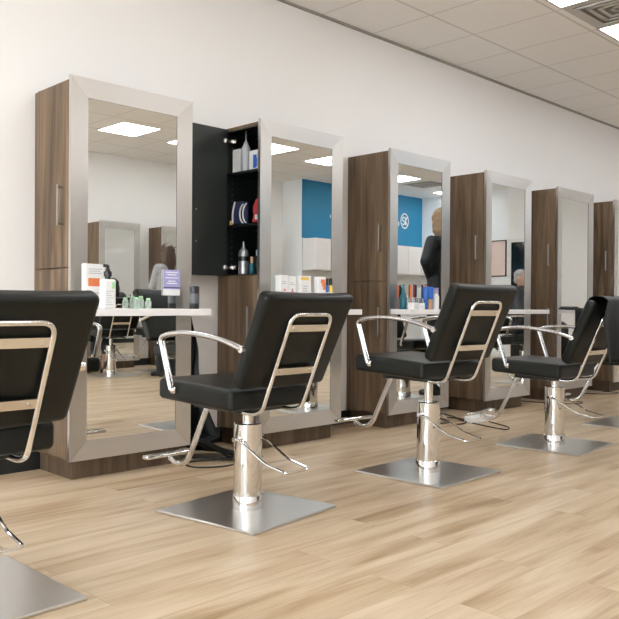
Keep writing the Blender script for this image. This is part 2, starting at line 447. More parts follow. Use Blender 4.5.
def make_station(label, loc, rz=0, opened=False, group='tall mirror stations along the wall'):
    t = thing('styling_station', label, 'mirror station', loc, rz, group)
    MB().box((.05, .017, 0), (.712, -.336, HB+.01), WOOD_D).build('plinth', t, smooth=0)
    c = MB()
    xl = .016
    if not opened:
        c.box((xl, .027, HB), (W-.02, -DP+.022, HT-.012), WOOD)
    else:
        c.box((xl, .027, HB), (W-.02, -DP+.022, 1.09), WOOD)
        c.box((xl, .027, HT-.032), (W-.02, -DP+.022, HT-.012), WOOD)
        c.box((xl+.4, .027, 1.09), (W-.02, -DP+.022, HT-.032), WOOD)
        c.box((xl, .027, 1.09), (xl+.4, -.04, HT-.032), WOOD)
        c.box((xl, -DP+.04, 1.09), (xl+.4, -DP+.022, HT-.032), WOOD)
    c.build('carcass', t, smooth=0)
    if opened:
        l = MB(); y0, y1, z0, z1, x0, x1 = -.04, -DP+.04, 1.09, HT-.032, xl+.002, xl+.4
        l.box((x1-.006, y0, z0), (x1, y1, z1), BLACKBOX).box((x0, y0, z0), (x1, y0-.006, z1), BLACKBOX).box((x0, y1, z0), (x1, y1+.006, z1), BLACKBOX)
        l.box((x0, y0, z0), (x1, y1, z0+.006), BLACKBOX).box((x0, y0, z1-.006), (x1, y1, z1), BLACKBOX)
        pin = mat('shelf pin hole', (.30, .30, .29), .5)
        for k in range(22):
            z = 1.16+k*.038
            l.box((x0+.05, y0-.006, z), (x0+.055, y0-.0075, z+.005), pin)
            l.box((x0+.27, y0-.006, z), (x0+.275, y0-.0075, z+.005), pin)
        l.build('cabinet_lining', t, smooth=0)
        for z in (1.40, 1.735):
            MB().box((x0+.006, y0-.006, z), (x1-.006, y1+.006, z+.016), BLACKBOX).build('cabinet_shelf', t, smooth=0)
    # side doors
    def door(z0, z1, hz, opened_=False):
        d = bpy.data.objects.new('door', None)
        m = MB()
        y0, y1 = -.03, -DP+.026
        if not opened_:
            m.box((0, y0, z0), (xl-.001, y1, z1), WOOD, .0015, 1)
            o = m.build('door', t, smooth=0)
            handle(o, -.322, hz[0], hz[1])
        else:
            # hinged at the back edge and swung out flat along the wall
            wd = y0-y1
            m.box((xl-wd-.004, -.064, z0), (xl-.004, -.050, z1), WOOD).box((xl-wd-.004, -.068, z0), (xl-.004, -.064, z1), DOORIN)
            for z in (hz[0]+.002, hz[1]-.008): m.cyl((xl-.25, -.068, z), (xl-.25, -.0695, z), .005, SATIN, 10)
            o = m.build('door', t, smooth=0)
            h = MB(); h.tube([(xl-.25, -.05, hz[0]+.012), (xl-.25, -.022, hz[0]+.012), (xl-.25, -.022, hz[1]-.012), (xl-.25, -.05, hz[1]-.012)], .0055, SATIN, 8, .004)
            h.build('handle', o)
            for z in (z0+.055, z1-.075):
                q = MB(); q.cyl((xl-.028, -.068, z), (xl-.028, -.078, z), .017, SATIN, 18).box((xl-.03, -.088, z-.012), (xl+.035, -.070, z+.012), SATIN, .003)
                q.box((xl+.03, -.11, z-.016), (xl+.045, -.06, z+.016), SATIN, .002)
                q.build('hinge', o)
    door(1.087, HT-.018, (1.298, 1.506), opened)
    door(HB+.012, 1.081, (.675, .893))
    f = MB(); mitred_frame(f, 0, W, HB, HT, .098, -DP, -DP+.022)
    f.build('mirror_frame', t, smooth=0)
    MB().box((.09, -DP+.010, HB+.09), (W-.09, -DP+.016, HT-.09), MIRROR).build('mirror', t, smooth=0)
    MB().box((.004, -DP-.002, .842), (W-.004, -DP-.19, .878), WHITELAM, .003).build('shelf', t, smooth=0)
    return t
SX = [1.891, 3.144, 4.393, 5.654, 6.888, 8.126]
SL = ['tall mirror station at the left, nearest the camera, with lavender card on its mirror',
      'tall mirror station with its upper side cabinet open showing bottles inside',
      'third tall mirror station from the left, its mirror showing the blonde stylist in black',
      'fourth tall mirror station from the left, its mirror showing a framed picture',
      'fifth tall mirror station from the left, its mirror showing a blank white door',
      'farthest tall mirror station, cut by the right edge']
ST = []
ST.append(make_station(SL[0], (SX[0], 0, 0)))
ST.append(make_station(SL[1], (SX[1], 0, 0), opened=True))
for k in range(2, 6): ST.append(dup(ST[0], (SX[k], 0, 0), 0, SL[k]))
OPX = [5.45, 6.46, 7.80]
OL = ['station on the opposite wall, whole in the first mirror', 'opposite station behind the long haired stylist in the first mirror',
      'opposite station whose steel edge shows at the left of the second mirror']
for x, l in zip(OPX, OL): dup(ST[0], (x+W*.86, YB, 0), PI, l, 'mirror stations on the opposite wall').scale = (.86, .92, 1)

# ------------------------------------------------------------------ styling chair
def make_chair(label, group):
    t = thing('styling_chair', label, 'salon chair', (0, 0, 0), 0, group)
    MB().box((-.2815, -.2815, 0), (.2815, .2815, .012), PLATE, .004).build('base_plate', t, smooth=0)
    MB().lathe([(.068, .012), (.068, .068), (.066, .072), (.0625, .073), (.0625, .382), (.058, .387), (.0, .387)][:6], (0, 0, 0), CHROME, 40).build('column', t)
    up = []
    MBp = MB().lathe([(.024, .30), (.024, .455)], (0, 0, 0), CHROME, 20)
    up.append(MBp.build('piston', t))
    # seat, sloping up a little to the front
    def sfn(p):
        x, y, z = p
        fx = x/.245; fy = (y-.0)/.25
        z2 = z+.042*y + (.008*(1-fx*fx)*(1-min(1, fy*fy)) if z > 0 else 0)
        return (x*(1-.02*(y < 0)), y, z2)
    s = MB(); s.rbox((0, .085, .534), (.245, .245, .046), .022, LEATHER, 4, 7, sfn)
    up.append(s.build('seat', t, smooth=60))
    m = MB(); m.box((-.13, -.10, .459), (.13, .22, .487), BLACKBOX, .004).lathe([(.055, .447), (.075, .462)], (0, 0, 0), SATIN, 24)
    up.append(m.build('seat_plate', t))
    # backrest: tilted cushion
    tilt = math.atan(.47); zm, ym = .775, -.280
    dz = Vector((0, -math.sin(tilt), math.cos(tilt))); dy = Vector((0, math.cos(tilt), math.sin(tilt)))
    def bfn(p):
        x, y, z = p
        q = (x/.258)**2; r = (z/.21)**2
        y2 = y - .012*(1-q)*(1) + (.014*(1-q)*(1-r) if y > 0 else 0)
        xs = x*(.985+.025*(z/.21))
        return dz*z+dy*y2+Vector((xs, 0, 0))
    s = MB(); s.rbox((0, ym, zm), (.258, .032, .212), .024, LEATHER, 4, 7, bfn)
    up.append(s.build('backrest', t, smooth=60))
    # chrome frame behind the back: inverted U running down and under the seat
    def bp(x, z): return (x, -.211-.433*(z-.475), z)
    f = MB()
    a = .1175
    f.tube([(-a, -.02, .468), (-a, -.16, .462), bp(-a, .478), bp(-a, .879), bp(a, .879), bp(a, .478), (a, -.16, .462), (a, -.02, .468)], .0095, CHROME, 12, .045)
    fo = f.build('back_frame', t); up.append(fo)
    for z in (.824, .645):
        p = Vector(bp(0, z)); q = MB()
        V = []; 
        for sx in (-1, 1):
            for sy in (-1, 1):
                for sz in (-1, 1): V.append(tuple(p+Vector((sx*(a-.004), 0, 0))+dz*(.0155*sz)+dy*(.003*sy)))
        q.add(V, [(0, 1, 3, 2), (4, 6, 7, 5), (0, 4, 5, 1), (2, 3, 7, 6), (0, 2, 6, 4), (1, 5, 7, 3)], SATIN)
        for sx in (-1, 1):
            b0 = p+Vector((sx*(a-.03), 0, 0))
            q.cyl(b0-dy*.003, b0-dy*.006, .005, CHROME, 10)
        q.build('crossbar', fo)
    # arms
    for s_ in (-1, 1):
        x = .268*s_
        A = MB()
        pts = spline([(x*.985, -.252, .742), (x, -.12, .777), (x, .06, .795), (x, .20, .789), (x, .262, .775)], 6)
        A.tube([*pts, (x, .272, .76), (x, .196, .548)], .0115, ALUM, 12, .02, r2=.016, up=(0, 0, 1))
        o = A.build('arm', t, smooth=50); up.append(o)
        B = MB(); B.ball((x*.965, .194, .545), .0165, CHROME, 14, 10, (1.2, 1, 1)).cyl((x*.9, .194, .545), (x, .194, .545), .009, CHROME, 12)
        B.build('arm_bolt', o)
        B = MB(); B.cyl((x*.93, -.256, .741), (x*1.035, -.256, .741), .014, SATIN, 14); B.build('arm_cap', o)
    # T shaped footrest on one bent tube
    F = MB(); F.tube([(0, .03, .47), (0, .265, .474), (0, .425, .168), (0, .50, .138), (0, .565, .165)], .0135, CHROME, 14, .06)
    fo = F.build('footrest', t); up.append(fo)
    G = MB(); G.rbox((0, .58, .181), (.14, .023, .010), .009, CHROME, 3, 3); G.build('foot_bar', fo)
    # pump pedal: wire loop to the rear
    Pd = MB(); Pd.tube([(-.062, .0, .318), (-.072, -.03, .312), (-.07, -.19, .236), (-.066, -.306, .216), (.066, -.306, .216), (.07, -.19, .236), (.072, -.03, .312), (.062, 0, .318)], .0058, CHROME, 8, .02)
    Pd.cyl((-.085, 0, .318), (.085, 0, .318), .011, CHROME, 14)
    Pd.build('pump_pedal', t)
    return t, [o.name.split('.')[0] for o in up]
CH = [((.899, -1.60), .024, -.030, 'black salon chair in the left foreground, cut off by the left edge'),
      ((2.2229-.004, -1.4005), .035, -.014, 'black salon chair in front of the nearest station, seen whole'),
      ((3.444-.012, -1.4755), -.06, .046, 'black salon chair in front of the station with the open cabinet'),
      ((4.715+.01, -1.5302), -.012, -.025, 'black salon chair with a black cape thrown over its back'),
      ((5.99, -1.515), .05, 0, 'black salon chair at the right edge, only its base and footrest showing'),
      ((7.24, -1.52), .03, 0, 'empty black salon chair between the standing stylist and the seated man'),
      ((8.35, -1.56), .02, 0, 'black salon chair seating the grey haired man')]
CO = [((5.12, -5.5), PI+.1, .02, 'black salon chair seating the dark haired client by the opposite wall'),
      ((5.93, -5.62), PI-.1, 0, 'black salon chair by the opposite wall with a cape over its back'),
      ((7.0, -5.55), PI, 0, 'black salon chair at the opposite station of the long haired stylist'),
      ((8.15, -5.6), PI+.2, 0, 'black salon chair at the last opposite station')]
UPPER = None; CHAIRS = []
for i, (xy, a, dz, l) in enumerate(CH+CO):
    gp = 'salon chairs along the near wall' if i < len(CH) else 'salon chairs along the opposite wall'
    if i == 0: c, UPPER = make_chair(l, gp)
    else: c = dup(CHAIRS[0], (0, 0, 0), 0, l, gp)
    c.location = (*xy, 0); c.rotation_euler = (0, 0, a)
    for ch in c.children:
        if ch.name.split('.')[0] in UPPER: ch.location = (0, 0, dz)
        if ch.name.split('.')[0] == 'base_plate' and i in (1, 2, 3): ch.rotation_euler = (0, 0, [0, .147, .028, .0895][i]-a)
    CHAIRS.append(c)

# ------------------------------------------------------------------ draped capes
def solid(o, th=.003):
    md = o.modifiers.new('cloth thickness', 'SOLIDIFY'); md.thickness = th; md.offset = 0
    return o
def over_back(name, label, chair_loc, rz, x0, x1, front, rear, seed, zoff=0, EDGE=0):
    rnd = random.Random(seed); ph = [rnd.uniform(0, 6) for _ in range(4)]
    def fn(u, v):
        # u across, v along: front hem -> over the top -> rear hem
        x = x0+(x1-x0)*u
        L = front+.11+rear; s = v*L
        wav = .5*math.sin(9*u*PI*.6+ph[0])+.3*math.sin(17*u+ph[1])
        tl = math.atan(.435)
        if s < front:
            d = front-s; p = Vector((x, -.352+.435*d+.022, .968-d)); k = d/front
            p.y += .012*wav*k
        elif s < front+.11:
            a = (s-front)/.11*PI; p = Vector((x, -.386+.058*math.cos(a), .968+.028*math.sin(a)))
        else:
            d = s-front-.11; k = d/rear
            p = Vector((x-EDGE*min(1, k*3)*(1-u)+.03*k*math.sin(5*u+ph[2])+ .05*k*(u-.5), -.446-.03*k, .968-d*(1+.06*math.sin(4*u+ph[3])))); p.y += -(.03*k+.004)*(wav+.3)-.004
        return p
    m = MB(); m.grid(fn, 44, 36, CLOTH)
    o = m.build(name, None, (*chair_loc, zoff), rz, smooth=70)
    tag(o, label, 'cape', 'black hairdressing capes')
    return solid(o)
over_back('hairdressing_cape', 'black cape thrown over the back of the right-hand chair', CH[3][0], CH[3][1], -.21, .34, .16, .38, 3, CH[3][2], .09)
over_back('hairdressing_cape', 'black cape hanging over the chair by the opposite wall', CO[1][0], CO[1][1], -.30, .24, .18, .74, 5)
# cape hanging from the right side of the nearest station, trailing on the floor
def hang(u, v):
    # u across, v top -> bottom, then along the floor
    s = v
    wid = .04+.17*min(1, s*1.2)+ .12*max(0, s-.7)
    wob = math.sin(u*15+2*s)*.016*min(1, .4+s)+math.sin(u*29+1)*.006
    x = 2.648+.03*s+.035*math.exp(-((s-.2)/.12)**2)*(.5+.5*math.sin(u*6))+wob+abs(u-.5)*.02
    y = -.33 + (u-.5)*wid*1.6 + .03*s
    z = .83-.70*min(1, s/.78)
    if s > .78:
        k = (s-.78)/.22
        x += .36*k*(1-.55*abs(u-.45)*1.6); y += -.12*k+.05*k*(u-.5); z = .13-.118*min(1, (k*1.25))**.8 + .012*abs(math.sin(u*11+k*4))*(1-k*.3)
    elif s > .3:
        x += .10*((s-.3)/.48)**2
    return Vector((x, y, z))
o = MB().grid(hang, 40, 60, CLOTH).build('hairdressing_cape', smooth=70); solid(o)
tag(o, 'black cape hanging between the first two stations and trailing on the floor', 'cape', 'black hairdressing capes')
MB().tube([(2.613, -.33, .835), (2.66, -.33, .832), (2.668, -.33, .85)], .004, SATIN, 8, .01).build('hook', ST[0], tuple(-v for v in (SX[0], 0, 0)))
# bundled cape hanging off the fifth station's shelf
def bund(u, v):
    a = (u-.5)*.42; s = v
    z = .884+.012*math.sin(u*9) - (0 if s < .3 else (s-.3)/.7*(.16+.05*math.sin(u*8+1)))
    y = -.455-.5*min(s, .3)*.55-.068*(s > .3)*1 + .012*math.sin(u*21+s*3)*max(0, s-.3)*2.
    y = -.44-(.168*min(1, s/.3)) + .014*math.sin(u*19)*max(0, s-.25)
    return Vector((7.06+a, y, z+.012*math.sin(u*13)*(s < .3)))
o = MB().grid(bund, 40, 26, CLOTH).build('hairdressing_cape', smooth=70); solid(o, .006)
tag(o, 'bunched black cape slung over the shelf of the fifth station', 'cape', 'black hairdressing capes')

# ------------------------------------------------------------------ goods
def goods_mat(n, c, r=.4, **k): return mat(n, c, r, **k)
WH = goods_mat('white carton', (.80, .79, .78)); GREYP = goods_mat('grey print', (.45, .45, .47)); ORANGE = goods_mat('orange print', (.80, .22, .07))
PINK = goods_mat('pink print', (.80, .18, .30)); YEL = goods_mat('yellow print', (.82, .55, .08)); BLUEP = goods_mat('blue print', (.03, .13, .48))
LAV = goods_mat('lavender print', (.36, .34, .62)); BLK = goods_mat('black plastic', (.012, .012, .014), .3); GRN = goods_mat('green print', (.42, .68, .40))
TEAL = goods_mat('teal plastic', (.01, .12, .16), .35); PEACH = goods_mat('pale wood', (.62, .36, .21), .5); REDP = goods_mat('red fabric', (.45, .04, .05), .7)
NAVY = goods_mat('navy fabric', (.02, .03, .09), .8); ALU = goods_mat('grey aluminium', (.42, .43, .45), .32, metal=.7)
CLR = mat('pale green clear plastic', (.78, .90, .80), .12, trans=.75); CLR2 = mat('clear acrylic', (.92, .94, .95), .05, trans=.85)
SHZ = .8782
def carton(name, label, loc, sx, sy, sz, rz=0, prints=(), group=None):
    t = MB(); t.box((-sx/2, -sy/2, 0), (sx/2, sy/2, sz), WH, .002, 1)
    for (x0, x1, z0, z1, m) in prints:
        t.box((-sx/2+x0*sx, -sy/2-.0008, z0*sz), (-sx/2+x1*sx, -sy/2, z1*sz), m)
    o = t.build(name, None, loc, rz, smooth=30)
    return tag(o, label, 'box', group)
def lines(x0, x1, z0, z1, n, m=GREYP):
    h = (z1-z0)/n
    return [(x0, x1-(.15 if k % 2 else 0)*(x1-x0), z0+k*h, z0+k*h+h*.35, m) for k in range(n)]
def bottle(name, label, loc, prof, capprof, m, mc, lab=None, group=None, extra=None):
    t = thing(name, label, 'bottle', loc, 0, group)
    MB().lathe(prof, (0, 0, 0), m, 22).build('body', t)
    c = MB().lathe(capprof, (0, 0, 0), mc, 18)
    if extra: extra(c)
    c.build('cap', t)
    if lab:
        r, z0, z1, ml = lab; MB().lathe([(r-.001, z0), (r, z0), (r, z1), (r-.001, z1)], (0, 0, 0), ml, 22).build('sticker', t)
    return t
# --- shelf of the first station
carton('product_box', 'tall white carton with an orange patch on the nearest shelf', (1.985, -.465, SHZ), .115, .035, .225, .1, [(.14, .72, .50, .68, ORANGE)]+lines(.15, .85, .78, .92, 3)+lines(.15, .7, .1, .4, 5))
t = thing('pump_bottle', 'white pump bottle with black pump in front of the orange carton', 'bottle', (2.02, -.545, SHZ), 0)
b = MB(); b.rbox((0, 0, .074), (.036, .024, .074), .012, WH, 3, 3); b.box((.010, -.0246, .10), (.030, -.0235, .135), GRN)
for k in range(7): b.box((-.026, -.0246, .02+k*.011), (.018-(k % 3)*.008, -.0235, .023+k*.011), GREYP)
b.build('body', t)
c = MB().lathe([(.014, .146), (.014, .16), (.02, .163), (.02, .185), (.012, .19), (.012, .198)], (0, 0, 0), BLK, 16); c.tube([(0, 0, .195), (0, 0, .214), (-.028, -.015, .214)], .008, BLK, 10, .006); c.build('pump', t)
for k, (x, y, h) in enumerate(((2.245, -.45, .058), (2.282, -.436, .066), (2.315, -.455, .055))):
    bottle('clear_bottle', ['small pale green clear bottle, left one of three on the nearest shelf', 'taller pale green clear bottle, middle one of three on the nearest shelf', 'small pale green clear bottle, right one of three on the nearest shelf'][k],
           (x, y, SHZ), [(.015, 0), (.017, .004), (.017, h*.7), (.009, h*.85)], [(.011, h*.85), (.011, h), (.009, h+.002)], CLR, GRN, group='pale green bottles on the nearest shelf')
t = thing('notice_card', 'lavender printed card stuck on the nearest mirror', 'card', (2.50, -.4025, .952), 0)
b = MB(); b.box((-.055, -.002, 0), (.055, 0, .142), WH); b.box((-.055, -.003, .035), (.055, -.002, .142), LAV)
for k, (w_, z) in enumerate(((.04, .125), (.03, .112), (.042, .094), (.024, .076), (.034, .064))): b.box((-w_, -.0036, z), (w_, -.003, z+.006), WH)
b.box((-.055, -.0036, .041), (.055, -.003, .046), BLK)
b.build('card_sheet', t, smooth=0)
bottle('spray_can', 'black can with a grey band at the right end of the nearest shelf', (2.585, -.50, SHZ), [(.026, 0), (.027, .003), (.027, .105)], [(.0275, .100), (.0275, .122), (.022, .126)], BLK, BLK, (.0276, .03, .085, goods_mat('dark grey band', (.10, .105, .11))))
# --- shelf of the second station
GP2 = 'white cartons on the shelf of the second station'
carton('product_box', 'white carton with small pink print, first in the row behind the chair back', (3.242, -.50, SHZ), .068, .045, .208, .05, [(.42, .7, .54, .60, PINK)]+lines(.2, .8, .75, .86, 2), GP2)
carton('product_box', 'white carton with a pink triangle and black print, second in the row', (3.322, -.49, SHZ), .068, .045, .204, -.04, [(.36, .62, .53, .57, PINK), (.3, .7, .49, .53, PINK), (.24, .78, .45, .49, PINK), (.44, .48, .57, .63, BLK), (.53, .57, .57, .63, BLK)]+lines(.2, .8, .74, .84, 2), GP2)
carton('product_box', 'white carton with a yellow top band, third in the row', (3.428, -.50, SHZ), .095, .045, .208, .03, [(.0, .75, .88, .97, YEL)]+lines(.2, .7, .4, .75, 5), GP2)
carton('product_box', 'white carton with an orange corner, last in the row', (3.575, -.50, SHZ), .066, .045, .208, .0, [(.3, .9, .80, .92, ORANGE), (.45, .95, .70, .80, ORANGE), (.6, .95, .6, .70, ORANGE)]+lines(.15, .6, .2, .5, 4), GP2)
for k, (x, m, l) in enumerate(((3.636, BLUEP, 'slim blue bottle with black cap beside the orange cornered carton'), (3.674, YEL, 'slim yellow bottle with black cap at the end of the carton row'))):
    bottle('dye_bottle', l, (x, -.50, SHZ), [(.015, 0), (.0165, .003), (.0165, .145), (.009, .160)], [(.0125, .156), (.0125, .198), (.009, .201)], m, BLK, (.0168, .08, .11, WH), 'slim bottles on the second shelf')
# --- shelf of the third station
carton('product_box', 'low white carton on the third shelf, left one of the pair', (4.505, -.53, SHZ), .062, .05, .05, .2, lines(.2, .8, .3, .7, 2), 'low white cartons on the third shelf')
carton('product_box', 'low white carton on the third shelf, right one of the pair', (4.58, -.535, SHZ), .062, .05, .047, -.1, lines(.2, .8, .3, .7, 2), 'low white cartons on the third shelf')
bottle('dye_bottle', 'dark teal bottle with a tapered neck on the third shelf', (4.49, -.455, SHZ), [(.024, 0), (.026, .004), (.026, .09), (.012, .13)], [(.012, .125), (.008, .18), (.005, .183)], TEAL, TEAL)
def brush_cup(label, loc, hs):
    t = thing('tool_cup', label, 'cup', loc, 0, 'clear cups on the third shelf')
    MB().lathe([(.034, 0), (.036, .003), (.038, .085), (.036, .085), (.034, .006), (.0, .006)][:5], (0, 0, 0), CLR2, 24).build('cup_wall', t)
    return t
cups = [('clear tool cup on the third shelf, left of the blue brush', (4.60, -.46)), ('clear tool cup on the third shelf, right of the blue brush', (4.735, -.46))]
for l, (x, y) in cups: brush_cup(l, (x, y, SHZ), 1)
tools = [(4.585, -.455, .15, -.10, ORANGE, 'orange handled comb leaning in the left cup'), (4.612, -.47, .155, .05, BLK, 'black tail comb in the left cup'),
         (4.72, -.455, .16, -.05, BLK, 'black comb in the right cup'), (4.75, -.45, .165, .12, REDP, 'dark red comb leaning in the right cup'), (4.735, -.475, .15, .0, PEACH, 'pale wooden comb in the right cup')]
for x, y, h, ln, m, l in tools:
    q = MB(); q.cyl((0, 0, 0), (ln*h, 0, h*.6), .005, m, 8); q.box((ln*h*.6-.009, -.002, h*.55), (ln*h*.6+.012+ln*.02, .002, h+.02), m, .001, 1)
    tag(q.build('comb', None, (x, y, SHZ+.0065)), l, 'comb', 'combs in the cups on the third shelf')
for x, l, m in ((4.655, 'round brush with a fat blue barrel on the third shelf, left one', PEACH), (4.705, 'round brush with a fat blue barrel on the third shelf, right one', PEACH)):
    t = thing('round_brush', l, 'brush', (x, -.535, SHZ), 0, 'blue round brushes on the third shelf')
    MB().lathe([(.014, 0), (.016, .004), (.012, .04), (.016, .075)], (0, 0, 0), PEACH if x > 4.68 else BLUEP, 16).build('grip', t)
    MB().lathe([(.014, .075), (.025, .08), (.026, .16), (.018, .168)], (0, 0, 0), BLUEP, 20).build('barrel', t)
carton('product_box', 'small lavender and white carton at the right of the third shelf', (4.86, -.455, SHZ), .07, .04, .165, 0, [(0, 1, .72, 1, LAV), (.1, .6, .8, .86, WH)])
bottle('dye_bottle', 'white bottle beside the lavender carton on the third shelf', (4.80, -.52, SHZ), [(.022, 0), (.024, .004), (.024, .1), (.012, .12)], [(.012, .115), (.011, .14), (.008, .142)], WH, GREYP)
# --- inside the open cabinet (station 2)
cx = SX[1]
s1, s2, s0 = 1.7512, 1.4162, 1.0962
carton('product_box', 'white carton with a black dot in the open cabinet, top shelf', (cx+.075, -.105, s1), .04, .075, .155, PI/2*0, [(.3, .6, .6, .75, BLK)])
def spout(c): c.cyl((0, 0, .19), (0, 0, .27), .006, ALU, 8, .0025)
bottle('applicator_bottle', 'pale grey applicator bottle with a long thin spout, top cabinet shelf', (cx+.07, -.185, s1), [(.027, 0), (.03, .004), (.03, .15), (.016, .175)], [(.016, .17), (.014, .19), (.006, .195)], goods_mat('pale grey plastic', (.45, .47, .49), .35), ALU, None, 'bottles in the open cabinet', spout)
carton('product_box', 'white and blue carton in the open cabinet, top shelf', (cx+.075, -.282, s1), .05, .085, .125, 0, [(0, 1, 0, .1, BLUEP)])
tag(MB().box((-.0262, -.030, .012), (-.025, .0425-.085+.045, .095), BLUEP).box((-.0265, -.036, .02), (-.0262, -.01, .075), BLUEP).build('leaflet', None, (cx+.075, -.282, s1)), 'blue leaflet on the side of the white carton, top cabinet shelf', 'leaflet')
bottle('applicator_bottle', 'dark applicator tip bottle behind the blue carton', (cx+.16, -.26, s1), [(.02, 0), (.022, .004), (.022, .17), (.008, .2)], [(.008, .195), (.006, .21), (.003, .255)], BLK, ALU, None, 'bottles in the open cabinet')
t = MB(); t.rbox((0, 0, .075), (.02, .06, .075), .012, NAVY, 3, 3, lambda p: (p.x, p.y, p.z*(1-.08*abs(p.y)/.06))); t.tube([(-.019, .058, .012), (-.024, .056, .08), (-.021, .035, .148)], .006, WH, 8, .03)
tag(t.build('pouch', None, (cx+.06, -.15, s2)), 'navy pouch with a white edge, middle cabinet shelf', 'pouch')
for k in range(2):
    q = MB(); pts = [(-.0, .0+.045*math.sin(a), .066-.062*math.cos(a)) for a in [PI*(1.08+.84*i/14)*-1 for i in range(15)]]
    q.tube(pts, .0045, WH, 8, .001)
    tag(q.build('hair_band', None, (cx+.034, -.215-.03*k, s2)), ['white curved hair band, left one on the middle cabinet shelf', 'white curved hair band, right one on the middle cabinet shelf'][k], 'hair band', 'hair bands in the open cabinet')
t = MB(); t.rbox((0, 0, .08), (.03, .038, .08), .02, REDP, 3, 4, lambda p: (p.x*(1-.3*(p.z > 0)), p.y*(1.0-.45*max(0, p.z)/.08)+.01*math.sin(p.z*60), p.z)); t.box((-.034, -.03, .02), (-.03, .0, .05), WH)
tag(t.build('bag', None, (cx+.07, -.315, s2)), 'red cloth bag with a white tag, middle cabinet shelf', 'bag')
t = MB(); t.box((-.03, -.006, 0), (.02, .006, .012), YEL, .003).box((-.03, -.006, .016), (.012, .006, .026), YEL, .003).cyl((.0, 0, .006), (0, 0, .03), .006, YEL, 8)
tag(t.build('hair_clip', None, (cx+.045, -.075, s2), .6), 'yellow hair clip at the edge of the middle cabinet shelf', 'clip')
bottle('spray_bottle', 'grey aluminium spray bottle with a black label, bottom of the cabinet', (cx+.055, -.185, s0), [(.031, 0), (.034, .004), (.034, .13), (.028, .152), (.014, .165)], [(.012, .163), (.010, .18), (.005, .21)], ALU, ALU, (.0343, .085, .115, BLK), 'bottles in the open cabinet')
bottle('spray_bottle', 'slim black bottle behind the aluminium bottle', (cx+.09, -.125, s0), [(.02, 0), (.022, .004), (.022, .13), (.012, .15)], [(.012, .145), (.01, .175), (.006, .178)], goods_mat('smoke plastic', (.08, .1, .13), .2), BLK, None, 'bottles in the open cabinet')
bottle('dye_bottle', 'small blue bottle with a copper cap in the cabinet bottom', (cx+.06, -.262, s0), [(.014, 0), (.016, .003), (.016, .06), (.01, .07)], [(.01, .068), (.01, .11), (.006, .112)], TEAL, PEACH, None, 'bottles in the open cabinet')
bottle('dye_bottle', 'pale blue topped bottle at the steel edge of the cabinet bottom', (cx+.06, -.318, s0), [(.018, 0), (.02, .003), (.02, .10), (.012, .115)], [(.012, .113), (.012, .15), (.009, .152)], BLK, goods_mat('pale blue plastic', (.45, .58, .68)), None, 'bottles in the open cabinet')
# --- opposite shelves
for k, (x, m, l) in enumerate(((5.68, WH, 'white bottle on the opposite shelf, left in the first mirror'), (5.76, PINK, 'pink bottle on the opposite shelf'), (5.84, WH, 'white and grey bottle on the opposite shelf'), (6.02, REDP, 'dark red bottle on the opposite shelf'))):
    bottle('dye_bottle', l, (x, YB+.50, SHZ), [(.024, 0), (.026, .004), (.026, .11), (.012, .13)], [(.012, .126), (.011, .16), (.008, .162)], m, BLK if k % 2 else GREYP, None, 'bottles on the opposite shelf')

# ------------------------------------------------------------------ picture, cabinets and sign on the far walls
t = thing('framed_picture', 'black framed pale pink picture on the far end wall', 'picture', (XR, -4.51, 1.455), 0)
q = MB(); y = .165
for a, b in (((-.02, -y, 0), (0, -y+.018, .665)), ((-.02, y-.018, 0), (0, y, .665)), ((-.02, -y, 0), (0, y, .018)), ((-.02, -y, .647), (0, y, .665))): q.box(a, b, BLK)
q.build('frame', t, smooth=0)
MB().box((-.01, -y+.018, .018), (-.002, y-.018, .647), goods_mat('pale print', (.72, .56, .50), .5, var=.06, bscale=8)).build('print', t, smooth=0)
for k in range(4):
    x0 = 9.205+k*.827
    t = thing('wall_cabinet', ['white wall cabinet under the blue wall, first of four', 'white wall cabinet under the blue wall, second of four', 'white wall cabinet under the blue wall, third of four', 'white wall cabinet under the blue wall, last by the end wall'][k], 'cabinet', (x0, -6.26, 1.5), 0, 'white wall cabinets under the blue wall')
    MB().box((0, -.0, 0), (.825, .30, .535), WHITELAM).build('cabinet_body', t, smooth=0)
    for j in range(2):
        d = MB().box((.003+j*.412, .301, .004), (.409+j*.412, .318, .531), WHITELAM, .002, 1).build('door', t, smooth=0)
        MB().tube([(.37+j*.08, .318, .03), (.37+j*.08, .338, .03), (.37+j*.08, .338, .13), (.37+j*.08, .318, .13)], .004, SATIN, 8, .004).build('handle', d)
SIGN = goods_mat('white sign letters', (.85, .85, .85), .4)
t = thing('wall_sign', 'round white emblem and letters on the blue wall', 'sign', (11.958, -6.262, 2.555), 0); t.scale = (.68, 1, .82)
q = MB()
ring = [(.17*math.cos(a), 0.006, .17*math.sin(a)) for a in [2*PI*i/40 for i in range(41)]]
q.tube(ring, .016, SIGN, 8, .0001, r2=.006, up=(1, 0, 0))
q.build('emblem_ring', t)
def stroke(pts, r=.018):
    m = MB(); m.tube([(x, .006, z) for x, z in pts], r, SIGN, 8, .0001, r2=.006, up=(1, 0, 0) if abs(pts[0][0]-pts[1][0]) < abs(pts[0][1]-pts[1][1]) else (0, 0, 1)); return m
def arc(cx_, cz, r, a0, a1, n=14): return [(cx_+r*math.cos(math.radians(a0+(a1-a0)*i/n)), cz+r*math.sin(math.radians(a0+(a1-a0)*i/n))) for i in range(n+1)]
stroke(arc(-.055, .045, .045, 20, 270)+arc(-.055, -.045, .045, 90, -160), .016).build('emblem_letter', t)
stroke([(.035, -.10), (.035, .10)]).build('emblem_letter', t)
stroke([(.115, .095), (.04, 0), (.12, -.095)]).build('emblem_letter', t)
stroke([(-.27, -.13), (-.27, -.03)], .02).build('sign_letter', t)
stroke([(-2.96, -.14), (-2.96, -.02)], .02).build('sign_letter', t)
